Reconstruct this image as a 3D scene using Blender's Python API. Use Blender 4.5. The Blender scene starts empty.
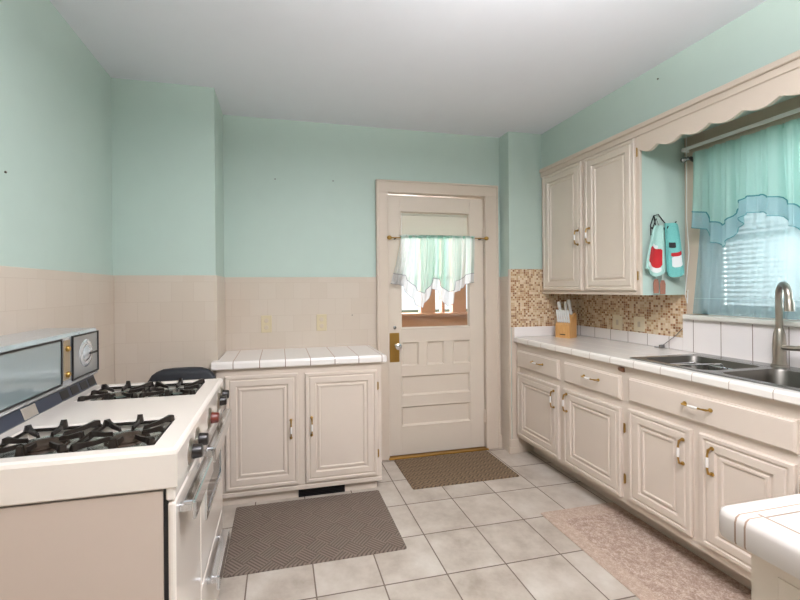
import bpy, bmesh, math, random
from mathutils import Vector, Matrix
random.seed(7)
SC = bpy.context.scene
P_FILL_UP, P_FILL_DOWN, P_WIN, P_PORCH = 104, 9, 66, 100
COL = SC.collection
PI = math.pi

# ------------------------------------------------------------------ materials
class NT:
    """small helper to write node graphs"""
    def __init__(self, name):
        self.m = bpy.data.materials.new(name); self.m.use_nodes = True
        self.t = self.m.node_tree; self.b = self.t.nodes['Principled BSDF']
        self.out = self.t.nodes['Material Output']
    def n(self, kind, **k):
        o = self.t.nodes.new(kind)
        for a, v in k.items(): setattr(o, a, v)
        return o
    def link(self, a, b): self.t.links.new(a, b)
    def put(self, sock, v):
        if isinstance(v, bpy.types.NodeSocket): self.link(v, sock)
        else: sock.default_value = v
    def math(self, op, a, b=0.0, c=0.0):
        o = self.n('ShaderNodeMath', operation=op)
        self.put(o.inputs[0], a); self.put(o.inputs[1], b)
        if op in ('MULTIPLY_ADD', 'COMPARE', 'SMOOTH_MIN', 'WRAP'): self.put(o.inputs[2], c)
        return o.outputs[0]
    def mix(self, f, a, b):
        o = self.n('ShaderNodeMix', data_type='RGBA')
        self.put(o.inputs[0], f); self.put(o.inputs[6], a); self.put(o.inputs[7], b)
        return o.outputs[2]
    def noise(self, scale, detail=3.0, vec=None, rough=0.5):
        o = self.n('ShaderNodeTexNoise'); o.inputs['Scale'].default_value = scale
        o.inputs['Detail'].default_value = detail; o.inputs['Roughness'].default_value = rough
        if vec is not None: self.link(vec, o.inputs['Vector'])
        return o.outputs['Fac']
    def ramp(self, f, stops, interp='LINEAR'):
        o = self.n('ShaderNodeValToRGB'); o.color_ramp.interpolation = interp
        el = o.color_ramp.elements
        while len(el) < len(stops): el.new(0.5)
        for e, (p, c) in zip(el, stops): e.position = p; e.color = c
        self.put(o.inputs[0], f); return o.outputs[0]
    def pos(self):
        g = self.n('ShaderNodeTexCoord'); s = self.n('ShaderNodeSeparateXYZ')
        self.link(g.outputs['Object'], s.inputs[0])
        return s.outputs, g.outputs['Object']
    def comb(self, x, y, z=0.0):
        o = self.n('ShaderNodeCombineXYZ')
        for i, v in enumerate((x, y, z)): self.put(o.inputs[i], v)
        return o.outputs[0]
    def line(self, c, size, off, w):
        """1 on a joint of width w repeating every size, along coordinate c"""
        a = self.math('SUBTRACT', c, off); a = self.math('DIVIDE', a, size)
        a = self.math('FRACT', a); a = self.math('SUBTRACT', a, 0.5); a = self.math('ABSOLUTE', a)
        return self.math('GREATER_THAN', a, 0.5 - 0.5 * w / size)
    def cell(self, c, size, off):
        return self.math('FLOOR', self.math('DIVIDE', self.math('SUBTRACT', c, off), size))
    def bump(self, h, strength=0.3, dist=0.004, invert=False):
        o = self.n('ShaderNodeBump', invert=invert); o.inputs['Strength'].default_value = strength
        o.inputs['Distance'].default_value = dist; self.link(h, o.inputs['Height'])
        self.link(o.outputs[0], self.b.inputs['Normal'])

def s2l(c):
    return tuple([(x / 12.92 if x <= .04045 else ((x + .055) / 1.055) ** 2.4) for x in [v / 255 for v in c]] + [1.0])

def simple(name, rgb, rough=0.5, metal=0.0, spec=0.5, bump=None, vary=0.0, coat=0.0):
    t = NT(name); b = t.b; c = s2l(rgb)
    b.inputs['Roughness'].default_value = rough; b.inputs['Metallic'].default_value = metal
    b.inputs['Specular IOR Level'].default_value = spec; b.inputs['Coat Weight'].default_value = coat
    _, v = t.pos()
    if vary:
        f = t.noise(9.0, 4.0, v)
        d = tuple([x * (1 - vary) for x in c[:3]] + [1])
        t.link(t.mix(f, d, c), b.inputs['Base Color'])
    else: b.inputs['Base Color'].default_value = c
    if bump: t.bump(t.noise(bump[0], 3.0, v), bump[1], bump[2])
    return t.m

M = {}
M['mint'] = simple('mint_wall_paint', (190, 209, 199), .55, bump=(60, .08, .002), vary=.05)
M['ceiling'] = simple('ceiling_paint', (236, 238, 245), .8, vary=.03)
M['tanwall'] = simple('tan_trim_paint', (206, 190, 170), .5, vary=.04)
M['sill'] = simple('window_sill_paint', (222, 220, 210), .35)
M['mintdark'] = simple('mint_gathered_cloth', (150, 198, 180), .9)
M['cream'] = simple('cream_plastic', (230, 216, 188), .35)
M['trim'] = simple('door_trim_paint', (214, 199, 182), .4, vary=.04)
M['doorpaint'] = simple('door_paint', (219, 206, 190), .38, vary=.04)
M['cab'] = simple('cabinet_paint', (219, 205, 191), .42, vary=.05, bump=(25, .05, .002))
M['cabdark'] = simple('cabinet_shadow_gap', (120, 98, 80), .7)
M['brass'] = simple('brass', (196, 152, 78), .28, 1.0)
M['oldbrass'] = simple('aged_brass', (196, 158, 88), .32, 1.0, vary=.25)
M['porcelain'] = simple('white_porcelain', (240, 236, 230), .15, coat=.4)
M['chrome'] = simple('chrome', (215, 218, 222), .12, 1.0)
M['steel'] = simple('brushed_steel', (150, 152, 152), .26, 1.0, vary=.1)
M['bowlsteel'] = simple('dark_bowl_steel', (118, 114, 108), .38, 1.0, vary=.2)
M['nickel'] = simple('brushed_nickel', (168, 160, 150), .3, 1.0, vary=.12)
M['enamel'] = simple('white_enamel', (222, 213, 203), .2, coat=.3)
M['shaded_enamel'] = simple('shaded_white_enamel', (194, 178, 165), .35, vary=.03)  # white enamel with the side's warm shade put into the colour
M['black'] = simple('black_plastic', (20, 20, 22), .4)
M['blackmetal'] = simple('black_wire', (28, 26, 26), .4, .6)
M['grate'] = simple('cast_iron_grate', (46, 38, 33), .36, .4, vary=.45)
M['tray'] = simple('grey_green_tray', (190, 194, 182), .3, .25, vary=.3)
M['rustiron'] = simple('burnt_iron', (78, 62, 50), .6, .4, vary=.5)
M['drip'] = simple('chrome_drip_pan', (206, 208, 198), .25, .75, vary=.35)
M['darkvinyl'] = simple('dark_vinyl', (34, 36, 42), .5, bump=(150, .1, .001))
M['darkglass'] = simple('dark_glass', (26, 27, 30), .08)
M['bluegrey'] = simple('vent_strip_metal', (74, 82, 100), .35, .7)
M['steelpanel'] = simple('brushed_aluminium_panel', (186, 192, 196), .3, .85, vary=.05)
M['backguard'] = simple('pale_chrome_backguard', (218, 222, 226), .25, .7)
M['panelglass'] = simple('grey_glass_panel', (146, 160, 162), .08, .3, coat=.5)
M['tanmetal'] = simple('tan_metal_plate', (166, 150, 126), .35, .5)
M['anchor'] = simple('grey_brown_anchor', (92, 84, 74), .6)
M['handlered'] = simple('red_brown_knob', (104, 44, 32), .35)
M['handledark'] = simple('dark_brown_knob', (30, 24, 21), .35)
M['beige'] = simple('beige_plastic', (210, 195, 160), .4)
M['whitepaint'] = simple('white_paint', (236, 236, 232), .4)
M['slat'] = simple('white_blind_slat', (242, 243, 243), .45)

M['porchwood'] = simple('porch_brown_wood', (206, 148, 112), .6, vary=.2)
M['porchdark'] = simple('porch_dark_wood', (120, 82, 60), .6, vary=.2)
M['steak'] = simple('blade_steel', (190, 194, 198), .2, 1.0)
M['knifehandle'] = simple('white_knife_handle', (222, 222, 218), .35)
M['grassgreen'] = simple('ground_outside', (110, 120, 80), .9, vary=.3)
M['tagbrown'] = simple('brown_card', (166, 112, 92), .7)
M['cordwhite'] = simple('white_cord', (232, 232, 226), .6)
M['hook_red'] = simple('red_cloth', (186, 34, 40), .85, bump=(300, .3, .002))
M['whitecloth'] = simple('white_cloth', (230, 230, 228), .9)
M['tealribbon'] = simple('teal_ribbon', (72, 138, 142), .8)
M['greyribbon'] = simple('grey_ribbon', (112, 118, 132), .8)

def mat_tile_wall():
    t = NT('pink_wall_tile'); p, v = t.pos()
    h = .118
    zrow = t.cell(p[2], h, 1.35 - 20 * h)
    odd = t.math('MODULO', zrow, 2.0)
    shift = t.math('MULTIPLY', odd, .061)
    cap = t.math('GREATER_THAN', p[2], 1.35)
    u = t.math('ADD', p[0], p[1])                       # walls run along x or y
    u2 = t.math('ADD', u, shift)
    vj = t.math('MULTIPLY', t.line(u2, .122, .0, .0025), t.math('SUBTRACT', 1.0, cap))
    hj = t.line(p[2], h, 1.35 - 20 * h, .0026)
    j = t.math('MAXIMUM', vj, hj)
    rnd = t.n('ShaderNodeTexWhiteNoise', noise_dimensions='2D')
    t.link(t.comb(t.cell(u2, .122, 0), zrow), rnd.inputs['Vector'])
    base = t.mix(rnd.outputs['Value'], s2l((208, 195, 180)), s2l((205, 191, 175)))
    t.link(t.mix(j, base, s2l((199, 184, 168))), t.b.inputs['Base Color'])
    t.b.inputs['Roughness'].default_value = .28
    t.bump(j, .12, .001, True)
    return t.m
M['walltile'] = mat_tile_wall()

def mat_mosaic():
    t = NT('glass_mosaic'); p, v = t.pos(); s = .0162
    u = t.math('ADD', p[0], p[1])
    j = t.math('MAXIMUM', t.line(u, s, 0, .0022), t.line(p[2], s, 0, .0022))
    rnd = t.n('ShaderNodeTexWhiteNoise', noise_dimensions='2D')
    t.link(t.comb(t.cell(u, s, 0), t.cell(p[2], s, 0)), rnd.inputs['Vector'])
    c = t.ramp(rnd.outputs['Value'], [(0, s2l((222, 200, 166))), (.22, s2l((204, 174, 138))), (.44, s2l((226, 206, 178))),
                                      (.60, s2l((164, 118, 82))), (.8, s2l((194, 156, 116))), (.93, s2l((142, 98, 68)))], 'CONSTANT')
    t.link(t.mix(j, c, s2l((214, 196, 168))), t.b.inputs['Base Color'])
    sp = t.n('ShaderNodeSeparateColor'); t.link(rnd.outputs['Color'], sp.inputs[0])
    r = t.math('MULTIPLY_ADD', sp.outputs[1], .35, .08); r = t.math('MAXIMUM', r, t.math('MULTIPLY', j, .8))
    t.link(r, t.b.inputs['Roughness'])
    t.bump(j, .5, .0015, True)
    return t.m
M['mosaic'] = mat_mosaic()

def mat_floor():
    t = NT('beige_floor_tile'); p, v = t.pos(); s = .2959
    j = t.math('MAXIMUM', t.line(p[0], s, 1.0306, .0065), t.line(p[1], s, 1.9592, .0065))
    rnd = t.n('ShaderNodeTexWhiteNoise', noise_dimensions='2D')
    t.link(t.comb(t.cell(p[0], s, 1.0306), t.cell(p[1], s, 1.9592)), rnd.inputs['Vector'])
    off = t.n('ShaderNodeVectorMath', operation='MULTIPLY_ADD')
    t.link(rnd.outputs['Color'], off.inputs[0]); off.inputs[1].default_value = (7, 7, 7); t.link(v, off.inputs[2])
    a = t.noise(5.0, 6.0, off.outputs[0], .62)
    c = t.ramp(a, [(.28, s2l((164, 151, 137))), (.5, s2l((192, 181, 168))), (.72, s2l((210, 202, 191)))])
    t.link(t.mix(j, c, s2l((118, 104, 92))), t.b.inputs['Base Color'])
    t.link(t.math('MULTIPLY_ADD', j, .4, .3), t.b.inputs['Roughness'])
    t.bump(j, .5, .002, True)
    return t.m
M['floor'] = mat_floor()

def mat_counter(name, ax, size, off, axes2=None, tint=(238, 236, 230), grout=(150, 132, 118), w=.004, grout2=None):
    """white glazed counter tile, joints across ax every size and, lighter, the other way"""
    t = NT(name); p, v = t.pos()
    j = t.line(p[ax], size, off, w)
    if axes2:
        a2, s2, o2, w2 = axes2
        j2 = t.line(p[a2], s2, o2, w2)
        c = t.mix(j2, s2l(tint), s2l(grout2 or grout))
        jj = t.math('MAXIMUM', j, j2)
    else: c = s2l(tint); jj = j
    t.link(t.mix(j, c, s2l(grout)), t.b.inputs['Base Color'])
    t.link(t.math('MULTIPLY_ADD', jj, .5, .16), t.b.inputs['Roughness'])
    t.bump(jj, .5, .002, True)
    return t.m
M['ctr_right'] = mat_counter('white_counter_tile_by_sink', 1, .148, 1.100, (0, .1475, 1.79, .003), (232, 226, 218), (176, 158, 144), .003, (206, 196, 184))
M['ctr_left'] = mat_counter('white_counter_tile_by_door', 0, .152, -.273, None, (238, 232, 226), (150, 126, 110), .005)
M['splash'] = mat_counter('white_splash_tile', 1, .148, 1.837 - 1.48, None, (240, 234, 230), (150, 132, 120), .004)
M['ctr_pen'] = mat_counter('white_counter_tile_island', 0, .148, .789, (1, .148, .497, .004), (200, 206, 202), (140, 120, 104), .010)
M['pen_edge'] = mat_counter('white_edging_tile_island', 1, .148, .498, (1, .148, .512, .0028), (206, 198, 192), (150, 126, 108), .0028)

def mat_mat(name, c1, c2, pitch, block):
    t = NT(name); p, v = t.pos()
    a = t.math('ADD', p[0], p[1]); b = t.math('SUBTRACT', p[0], p[1])
    ch = t.math('MODULO', t.math('ADD', t.math('FLOOR', t.math('DIVIDE', a, block)), t.math('FLOOR', t.math('DIVIDE', b, block))), 2.0)
    ch = t.math('GREATER_THAN', t.math('ABSOLUTE', ch), .5)
    def saw(c):
        f = t.math('FRACT', t.math('DIVIDE', c, pitch)); f = t.math('ABSOLUTE', t.math('SUBTRACT', f, .5))
        return t.math('MULTIPLY', f, 2.0)
    sel = t.n('ShaderNodeMix'); t.put(sel.inputs[0], ch); t.put(sel.inputs[2], saw(a)); t.put(sel.inputs[3], saw(b))
    h = t.math('SMOOTH_MIN', sel.outputs[0], .75, .2)
    f = t.math('MULTIPLY_ADD', t.noise(420, 2, v), .25, t.math('MULTIPLY', h, .9))
    t.link(t.mix(f, s2l(c1), s2l(c2)), t.b.inputs['Base Color'])
    t.b.inputs['Roughness'].default_value = .75
    t.bump(h, .8, .004)
    return t.m
M['mat_grey'] = mat_mat('ribbed_grey_mat', (64, 53, 46), (150, 133, 119), .022, .115)
M['mat_brown'] = mat_mat('ribbed_brown_mat', (62, 50, 38), (150, 126, 98), .030, .062)

def mat_rug():
    t = NT('speckled_rug'); p, v = t.pos()
    a = t.noise(46, 5, v, .7); b = t.noise(160, 3, v, .6)
    f = t.math('MULTIPLY_ADD', b, .5, t.math('MULTIPLY', a, .6))
    c = t.ramp(f, [(.35, s2l((138, 112, 96))), (.52, s2l((174, 150, 134))), (.68, s2l((212, 194, 178)))])
    # plain border band
    e = t.math('LESS_THAN', t.math('MINIMUM', t.math('SUBTRACT', p[0], -.25), t.math('SUBTRACT', .66, p[1])), .085)
    t.link(t.mix(t.math('MULTIPLY', e, .45), c, s2l((198, 176, 158))), t.b.inputs['Base Color'])
    t.b.inputs['Roughness'].default_value = .95
    t.bump(b, .6, .004)
    return t.m
M['rug'] = mat_rug()

def mat_wood():
    t = NT('light_beech_wood'); p, v = t.pos()
    w = t.n('ShaderNodeTexNoise'); mp = t.n('ShaderNodeMapping'); mp.inputs['Scale'].default_value = (90, 90, 8)
    t.link(v, mp.inputs['Vector']); t.link(mp.outputs[0], w.inputs['Vector']); w.inputs['Scale'].default_value = 1.5
    t.link(t.mix(w.outputs['Fac'], s2l((190, 136, 76)), s2l((226, 178, 116))), t.b.inputs['Base Color'])
    t.b.inputs['Roughness'].default_value = .45
    return t.m
M['wood'] = mat_wood()

def mat_sheer(name, rgb, transp, transl=.55, weave=900):
    t = NT(name); _, v = t.pos()
    t.t.nodes.remove(t.b)
    d = t.n('ShaderNodeBsdfDiffuse'); tl = t.n('ShaderNodeBsdfTranslucent'); tr = t.n('ShaderNodeBsdfTransparent')
    c = s2l(rgb); d.inputs[0].default_value = c; tl.inputs[0].default_value = c
    tr.inputs[0].default_value = tuple([.55 + .45 * x for x in c[:3]] + [1])
    m1 = t.n('ShaderNodeMixShader'); m1.inputs[0].default_value = transl
    t.link(d.outputs[0], m1.inputs[1]); t.link(tl.outputs[0], m1.inputs[2])
    m2 = t.n('ShaderNodeMixShader'); t.put(m2.inputs[0], t.math('MULTIPLY_ADD', t.noise(weave, 1, v), .2, transp - .1))
    t.link(m1.outputs[0], m2.inputs[1]); t.link(tr.outputs[0], m2.inputs[2])
    t.link(m2.outputs[0], t.out.inputs[0])
    return t.m
M['sheer_aqua'] = mat_sheer('aqua_sheer', (184, 214, 220), .5)
M['valance_mint'] = mat_sheer('mint_valance_cloth', (182, 216, 206), .14, .36)
M['door_curtain'] = mat_sheer('mint_door_curtain', (204, 232, 224), .24)
def mat_two_tone():
    t = NT('mint_and_white_cloth'); p, v = t.pos(); t.t.nodes.remove(t.b)
    u = t.math('SUBTRACT', 1.0, t.math('DIVIDE', t.math('ABSOLUTE', p[0]), .33))
    st = t.n('ShaderNodeTexNoise', noise_dimensions='1D'); t.put(st.inputs['W'], t.math('MULTIPLY', p[0], 26.0)); st.inputs['Scale'].default_value = 1.0
    f = t.math('ADD', t.math('MULTIPLY', u, .9), t.math('MULTIPLY_ADD', st.outputs['Fac'], 1.6, -.85))
    c = t.ramp(f, [(.0, s2l((240, 246, 244))), (1.0, s2l((160, 214, 198)))])
    d = t.n('ShaderNodeBsdfDiffuse'); tl = t.n('ShaderNodeBsdfTranslucent'); tr = t.n('ShaderNodeBsdfTransparent')
    t.link(c, d.inputs[0]); t.link(c, tl.inputs[0])
    m1 = t.n('ShaderNodeMixShader'); m1.inputs[0].default_value = .6; t.link(d.outputs[0], m1.inputs[1]); t.link(tl.outputs[0], m1.inputs[2])
    m2 = t.n('ShaderNodeMixShader'); m2.inputs[0].default_value = .2; t.link(m1.outputs[0], m2.inputs[1]); t.link(tr.outputs[0], m2.inputs[2])
    t.link(m2.outputs[0], t.out.inputs[0]); return t.m
M['door_curtain'] = mat_two_tone()
M['hem_white'] = mat_sheer('white_hem_cloth', (240, 243, 246), .22)
M['hem_aqua'] = mat_sheer('aqua_hem_cloth', (176, 208, 212), .18, .4)

def mat_glass():
    t = NT('window_glass'); t.t.nodes.remove(t.b)
    g = t.n('ShaderNodeBsdfGlossy'); g.inputs['Roughness'].default_value = .02
    tr = t.n('ShaderNodeBsdfTransparent'); tr.inputs[0].default_value = (.97, .98, .98, 1)
    fr = t.n('ShaderNodeFresnel'); fr.inputs[0].default_value = 1.45
    mx = t.n('ShaderNodeMixShader'); t.link(fr.outputs[0], mx.inputs[0])
    t.link(tr.outputs[0], mx.inputs[1]); t.link(g.outputs[0], mx.inputs[2]); t.link(mx.outputs[0], t.out.inputs[0])
    return t.m
M['glass'] = mat_glass()
M['shade'] = mat_sheer('cream_roller_shade', (222, 220, 210), .02, .35)

def mat_towel(name, c1, c2):
    t = NT(name); _, v = t.pos()
    f = t.noise(260, 2, v)
    t.link(t.mix(f, s2l(c1), s2l(c2)), t.b.inputs['Base Color'])
    t.b.inputs['Roughness'].default_value = .95; t.bump(f, .6, .003)
    return t.m
M['towel'] = mat_towel('pale_aqua_terry', (150, 196, 186), (188, 222, 212))
M['towel2'] = mat_towel('aqua_terry', (92, 172, 166), (136, 206, 198))
def mat_lamp():
    t = NT('fill_lamp_glass'); t.b.inputs['Emission Color'].default_value = (1, .95, .88, 1)
    t.b.inputs['Emission Strength'].default_value = 3.0; t.b.inputs['Base Color'].default_value = (.9, .9, .88, 1)
    return t.m
M['fill_lamp'] = mat_lamp()

# ------------------------------------------------------------------ mesh builder
def ident(u, v, n): return (u, v, n)
class MB:
    def __init__(self, f=None): self.bm = bmesh.new(); self.f = f
    def _p(self, c): return Vector(self.f(*c)) if self.f else Vector(c)
    def box(self, a0, a1, b0, b1, c0, c1, bev=0.0, seg=1):
        t = bmesh.new()
        vs = [t.verts.new((x, y, z)) for x in (a0, a1) for y in (b0, b1) for z in (c0, c1)]
        for q in ((0, 1, 3, 2), (4, 6, 7, 5), (0, 4, 5, 1), (2, 3, 7, 6), (0, 2, 6, 4), (1, 5, 7, 3)):
            t.faces.new([vs[i] for i in q])
        if bev: bmesh.ops.bevel(t, geom=t.edges[:], offset=bev, segments=seg, affect='EDGES', profile=.5)
        self.merge(t); return self
    def merge(self, t):
        mp = {}
        for v in t.verts: mp[v] = self.bm.verts.new(self._p(v.co))
        for f in t.faces: self.bm.faces.new([mp[v] for v in f.verts])
        t.free()
    def tube(self, pts, r, n=8, caps=True, ry=None):
        P = [self._p(p) for p in pts]; rs = r if isinstance(r, (list, tuple)) else [r] * len(P)
        loops = []; up = None
        for i, p in enumerate(P):
            d = (P[min(i + 1, len(P) - 1)] - P[max(i - 1, 0)])
            if d.length < 1e-9: d = Vector((0, 0, 1))
            d.normalize()
            if up is None: up = Vector((0, 0, 1)) if abs(d.z) < .9 else Vector((1, 0, 0))
            s = d.cross(up); s.normalize(); up2 = s.cross(d); up = up2
            loops.append([self.bm.verts.new(p + s * (rs[i] * math.cos(k * 2 * PI / n)) + up2 * (rs[i] * math.sin(k * 2 * PI / n))) for k in range(n)])
        for a, b in zip(loops, loops[1:]):
            for k in range(n): self.bm.faces.new((a[k], a[(k + 1) % n], b[(k + 1) % n], b[k]))
        if caps: self.bm.faces.new(loops[0][::-1]); self.bm.faces.new(loops[-1])
        return self
    def lathe(self, prof, o, axis='z', n=20):
        """prof: list of (radius, height along axis)"""
        loops = []
        for r, h in prof:
            L = []
            for k in range(n):
                a = k * 2 * PI / n; x, y = r * math.cos(a), r * math.sin(a)
                c = {'z': (x, y, h), 'x': (h, x, y), 'y': (x, h, y)}[axis]
                L.append(self.bm.verts.new(self._p((o[0] + c[0], o[1] + c[1], o[2] + c[2]))))
            loops.append(L)
        for a, b in zip(loops, loops[1:]):
            for k in range(n): self.bm.faces.new((a[k], a[(k + 1) % n], b[(k + 1) % n], b[k]))
        self.bm.faces.new(loops[0][::-1]); self.bm.faces.new(loops[-1])
        return self
    def loft(self, loops, close0=False, close1=False, ring=True):
        L = [[self.bm.verts.new(self._p(p)) for p in l] for l in loops]
        for a, b in zip(L, L[1:]):
            m = len(a)
            for k in range(m if ring else m - 1): self.bm.faces.new((a[k], a[(k + 1) % m], b[(k + 1) % m], b[k]))
        if close0: self.bm.faces.new(L[0][::-1])
        if close1: self.bm.faces.new(L[-1])
        return self
    def prism(self, poly, c0, c1):
        """polygon in (u, v), extruded along the third coordinate"""
        return self.loft([[(u, v, c0) for u, v in poly], [(u, v, c1) for u, v in poly]], True, True)
    def panel(self, u0, u1, v0, v1, n0, rings):
        """a cabinet door: nested rectangles, rings = [(inset, height)]"""
        def R(i, h): return [(u0 + i, v0 + i, h), (u1 - i, v0 + i, h), (u1 - i, v1 - i, h), (u0 + i, v1 - i, h)]
        return self.loft([R(0, n0)] + [R(i, h) for i, h in rings], True, True)
    def build(self, name, mat, parent=None, smooth=False, loc=None, flip=True):
        if flip: bmesh.ops.recalc_face_normals(self.bm, faces=self.bm.faces[:])
        me = bpy.data.meshes.new(name)
        off = Vector((0, 0, 0))
        if parent is not None: off = wloc(parent)
        elif loc is not None: off = Vector(loc)
        if off.length: bmesh.ops.translate(self.bm, verts=self.bm.verts[:], vec=-off)
        if smooth:
            for f in self.bm.faces: f.smooth = True
            for e in self.bm.edges:
                if len(e.link_faces) == 2 and e.calc_face_angle(0) > .7: e.smooth = False
        self.bm.to_mesh(me); self.bm.free()
        if isinstance(mat, (list, tuple)):
            for m in mat: me.materials.append(m)
        else: me.materials.append(mat)
        o = bpy.data.objects.new(name, me); COL.objects.link(o)
        if parent is not None: o.parent = parent
        elif loc is not None: o.location = off
        return o
def wloc(o):
    v = Vector((0, 0, 0))
    while o is not None: v += Vector(o.location); o = o.parent
    return v
def tag(o, label, cat, group=None, kind=None):
    o['label'] = label; o['category'] = cat
    if group: o['group'] = group
    if kind: o['kind'] = kind
    return o
def thing(name, label, cat, loc, group=None):
    o = bpy.data.objects.new(name, None); o.empty_display_size = .05; COL.objects.link(o); o.location = loc
    return tag(o, label, cat, group)
def struct(o): o['kind'] = 'structure'; return o
def rr(cx, cy, w, d, r, z, n=5):
    pts = []
    for sx, sy, a0 in ((1, 1, 0), (-1, 1, PI / 2), (-1, -1, PI), (1, -1, 1.5 * PI)):
        for k in range(n + 1):
            a = a0 + k * PI / 2 / n
            pts.append((cx + sx * (w / 2 - r) + r * math.cos(a), cy + sy * (d / 2 - r) + r * math.sin(a), z))
    return pts

# ------------------------------------------------------------------ room numbers
XL, XW, YB, ZC = -.94, 2.385, 2.90, 2.53
YA, XP = 2.5248, -.379            # chimney breast front and its right side
XQ, YQ = 1.766, 2.768             # pilaster
ZT = 1.39                          # top of the pink tile
XS = 2.06                          # soffit and wall cabinets front
REAR = -2.6

# ------------------------------------------------------------------ shell
struct(MB().box(XL - .1, XW + .15, REAR - .1, YB + .12, -.12, 0).build('floor', M['floor']))
struct(MB().box(XL - .1, XW + .15, REAR - .1, YB + .12, ZC, ZC + .1).build('ceiling', M['ceiling']))
struct(MB().box(XL - .1, XL, REAR - .1, YB + .12, 0, ZC).build('wall_left', M['mint']))
struct(MB().box(XL, XP, YA, YB + .12, 0, ZC).build('wall_chimney', M['mint']))
w = MB(); D0, D1, DT = .79, 1.636, 2.045
w.box(XP, D0, YB, YB + .12, 0, ZC); w.box(D1, XW, YB, YB + .12, 0, ZC); w.box(D0, D1, YB, YB + .12, DT, ZC)
struct(w.build('wall_back', M['mint']))
struct(MB().box(XQ, XW, YQ, YB, 0, ZC).build('wall_corner', M['mint']))
WY0, WY1, WZ0, WZ1 = .93, 1.80, 1.135, 2.02
w = MB()
w.box(XW, XW + .15, REAR - .1, WY0, 0, ZC); w.box(XW, XW + .15, WY1, YB + .12, 0, ZC)
w.box(XW, XW + .15, WY0, WY1, 0, WZ0); w.box(XW, XW + .15, WY0, WY1, WZ1, ZC)
struct(w.build('wall_right', M['tanwall']))
# rear wall behind the viewpoint
w = MB(); w.box(XL, XW, REAR - .1, REAR, 0, ZC)
struct(w.build('wall_rear', M['mint']))
# mint soffit above the wall cabinets and window
struct(MB().box(XS, XW, REAR, YQ, 2.19, ZC).build('wall_soffit', M['mint']))
# pink tile wainscot
struct(MB().box(XL, XL + .008, REAR, YA, 0, ZT, .002).build('trim_1', M['walltile']))
struct(MB().box(XL + .008, XP + .008, YA - .008, YA, 0, ZT, .002).build('trim_2', M['walltile']))
struct(MB().box(XP, XP + .008, YA, YB - .008, 0, ZT, .002).build('trim_3', M['walltile']))
w = MB(); w.box(XP, .722, YB - .008, YB, 0, ZT, .002); w.box(1.728, XQ, YB - .008, YB, 0, ZT, .002)
struct(w.build('trim_4', M['walltile']))
# mosaic splashback
struct(MB().box(XQ + .006, XW - .006, YQ - .006, YQ, .99, 1.447).build('trim_5', M['mosaic']))
struct(MB().box(XW - .006, XW, 1.878, YQ, .985, 1.27).build('trim_6', M['mosaic']))
# white splash tiles: low bullnose row under the mosaic, tall row under the sill
w = MB(); w.box(XW - .010, XW, 1.90, YQ - .011, .912, .99, .003); w.box(XW - .010, XW, .40, 1.90, .912, 1.104, .002)
struct(w.build('trim_7', M['splash']))
struct(MB().box(1.80, XW - .01, YQ - .011, YQ, .912, .99, .003).build('trim_8', M['splash']))
# pilaster corner bead and base block
struct(MB().box(XQ - .009, XQ + .006, YQ - .009, YQ + .010, 0, 1.447, .005, 2).build('trim_9', M['trim']))
w = MB(); w.box(XQ - .02, 1.83, YQ - .02, YQ, 0, .05, .003); w.box(XQ - .014, 1.83, YQ - .014, YQ, .05, .11, .004)
w.box(1.728, XQ, YB - .024, YB - .008, 0, .10, .004)
struct(w.build('baseboard_back', M['trim']))
# crown strip over the wall cabinets and the scalloped valance board
w = MB(); w.box(XS - .024, XS, REAR, YQ, 2.215, 2.245, .005); w.box(XS - .012, XS, REAR, YQ, 2.18, 2.217, .003)
struct(w.build('trim_10', M['trim']))
prof = []
# curve drops of the board: each lobe is an arc, with a little pointed step between lobes
nib = [1.888, 1.780, 1.645, 1.507, 1.368, 1.230, 1.090, .95, .81]
for i, (a, b) in enumerate(zip(nib, nib[1:])):
    prof.append((a - .001, 2.099)); prof.append((a - .006, 2.093)); prof.append((a - .012, 2.094))
    for k in range(1, 9):
        t = k / 8; yy = a - .012 + (b - a + .012) * t
        prof.append((yy, 2.094 - .023 * math.sin(PI * min(1, t * 1.02)) ** .9 + .004 * t))
poly = [(1.889, 2.2)] + [(1.889, 2.085)] + prof + [(.79, 2.2)]
w = MB(lambda u, v, n: (n, u, v)); w.prism(poly, XS - .006, XS + .014)
struct(w.build('trim_11', M['trim']))
w = MB(); w.box(XQ - .008, XQ, YQ + .012, YB - .008, 0, ZT, .001)
struct(w.build('trim_16', M['walltile']))
struct(MB().box(XQ + .012, 1.975, YQ - .008, YQ, .0, .99, .002).build('trim_17', M['trim']))
# small hardware marks left in the plaster
for nm, a, lab in (('wall_anchor', (XL + .002, 1.621, 1.721), 'small dark screw anchor in the left mint wall'),
                   ('wall_anchor', (-.026, YB - .002, 2.097), 'left one of two tiny screw anchors on back wall beside door'),
                   ('wall_anchor', (.394, YB - .002, 2.105), 'tiny screw anchor on back wall nearest the door frame'),
                   ('wall_anchor', (.529, YB - .010, 1.105), 'small screw anchor in pink tile just left of the back door'),
                   ('wall_anchor', (XS - .002, 1.773, 2.453), 'tiny screw anchor in mint soffit above the scalloped board')):
    ax = 'y' if abs(a[1] - YB) < .1 else 'x'
    s = -1 if (ax == 'y' or a[0] > 0) else 1
    tag(MB().lathe([(.0042, -.004 * s), (.0042, .0015 * s), (.002, .003 * s)], a, ax, 10).build(nm, M['anchor'], loc=a), lab, 'screw anchor')

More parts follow.
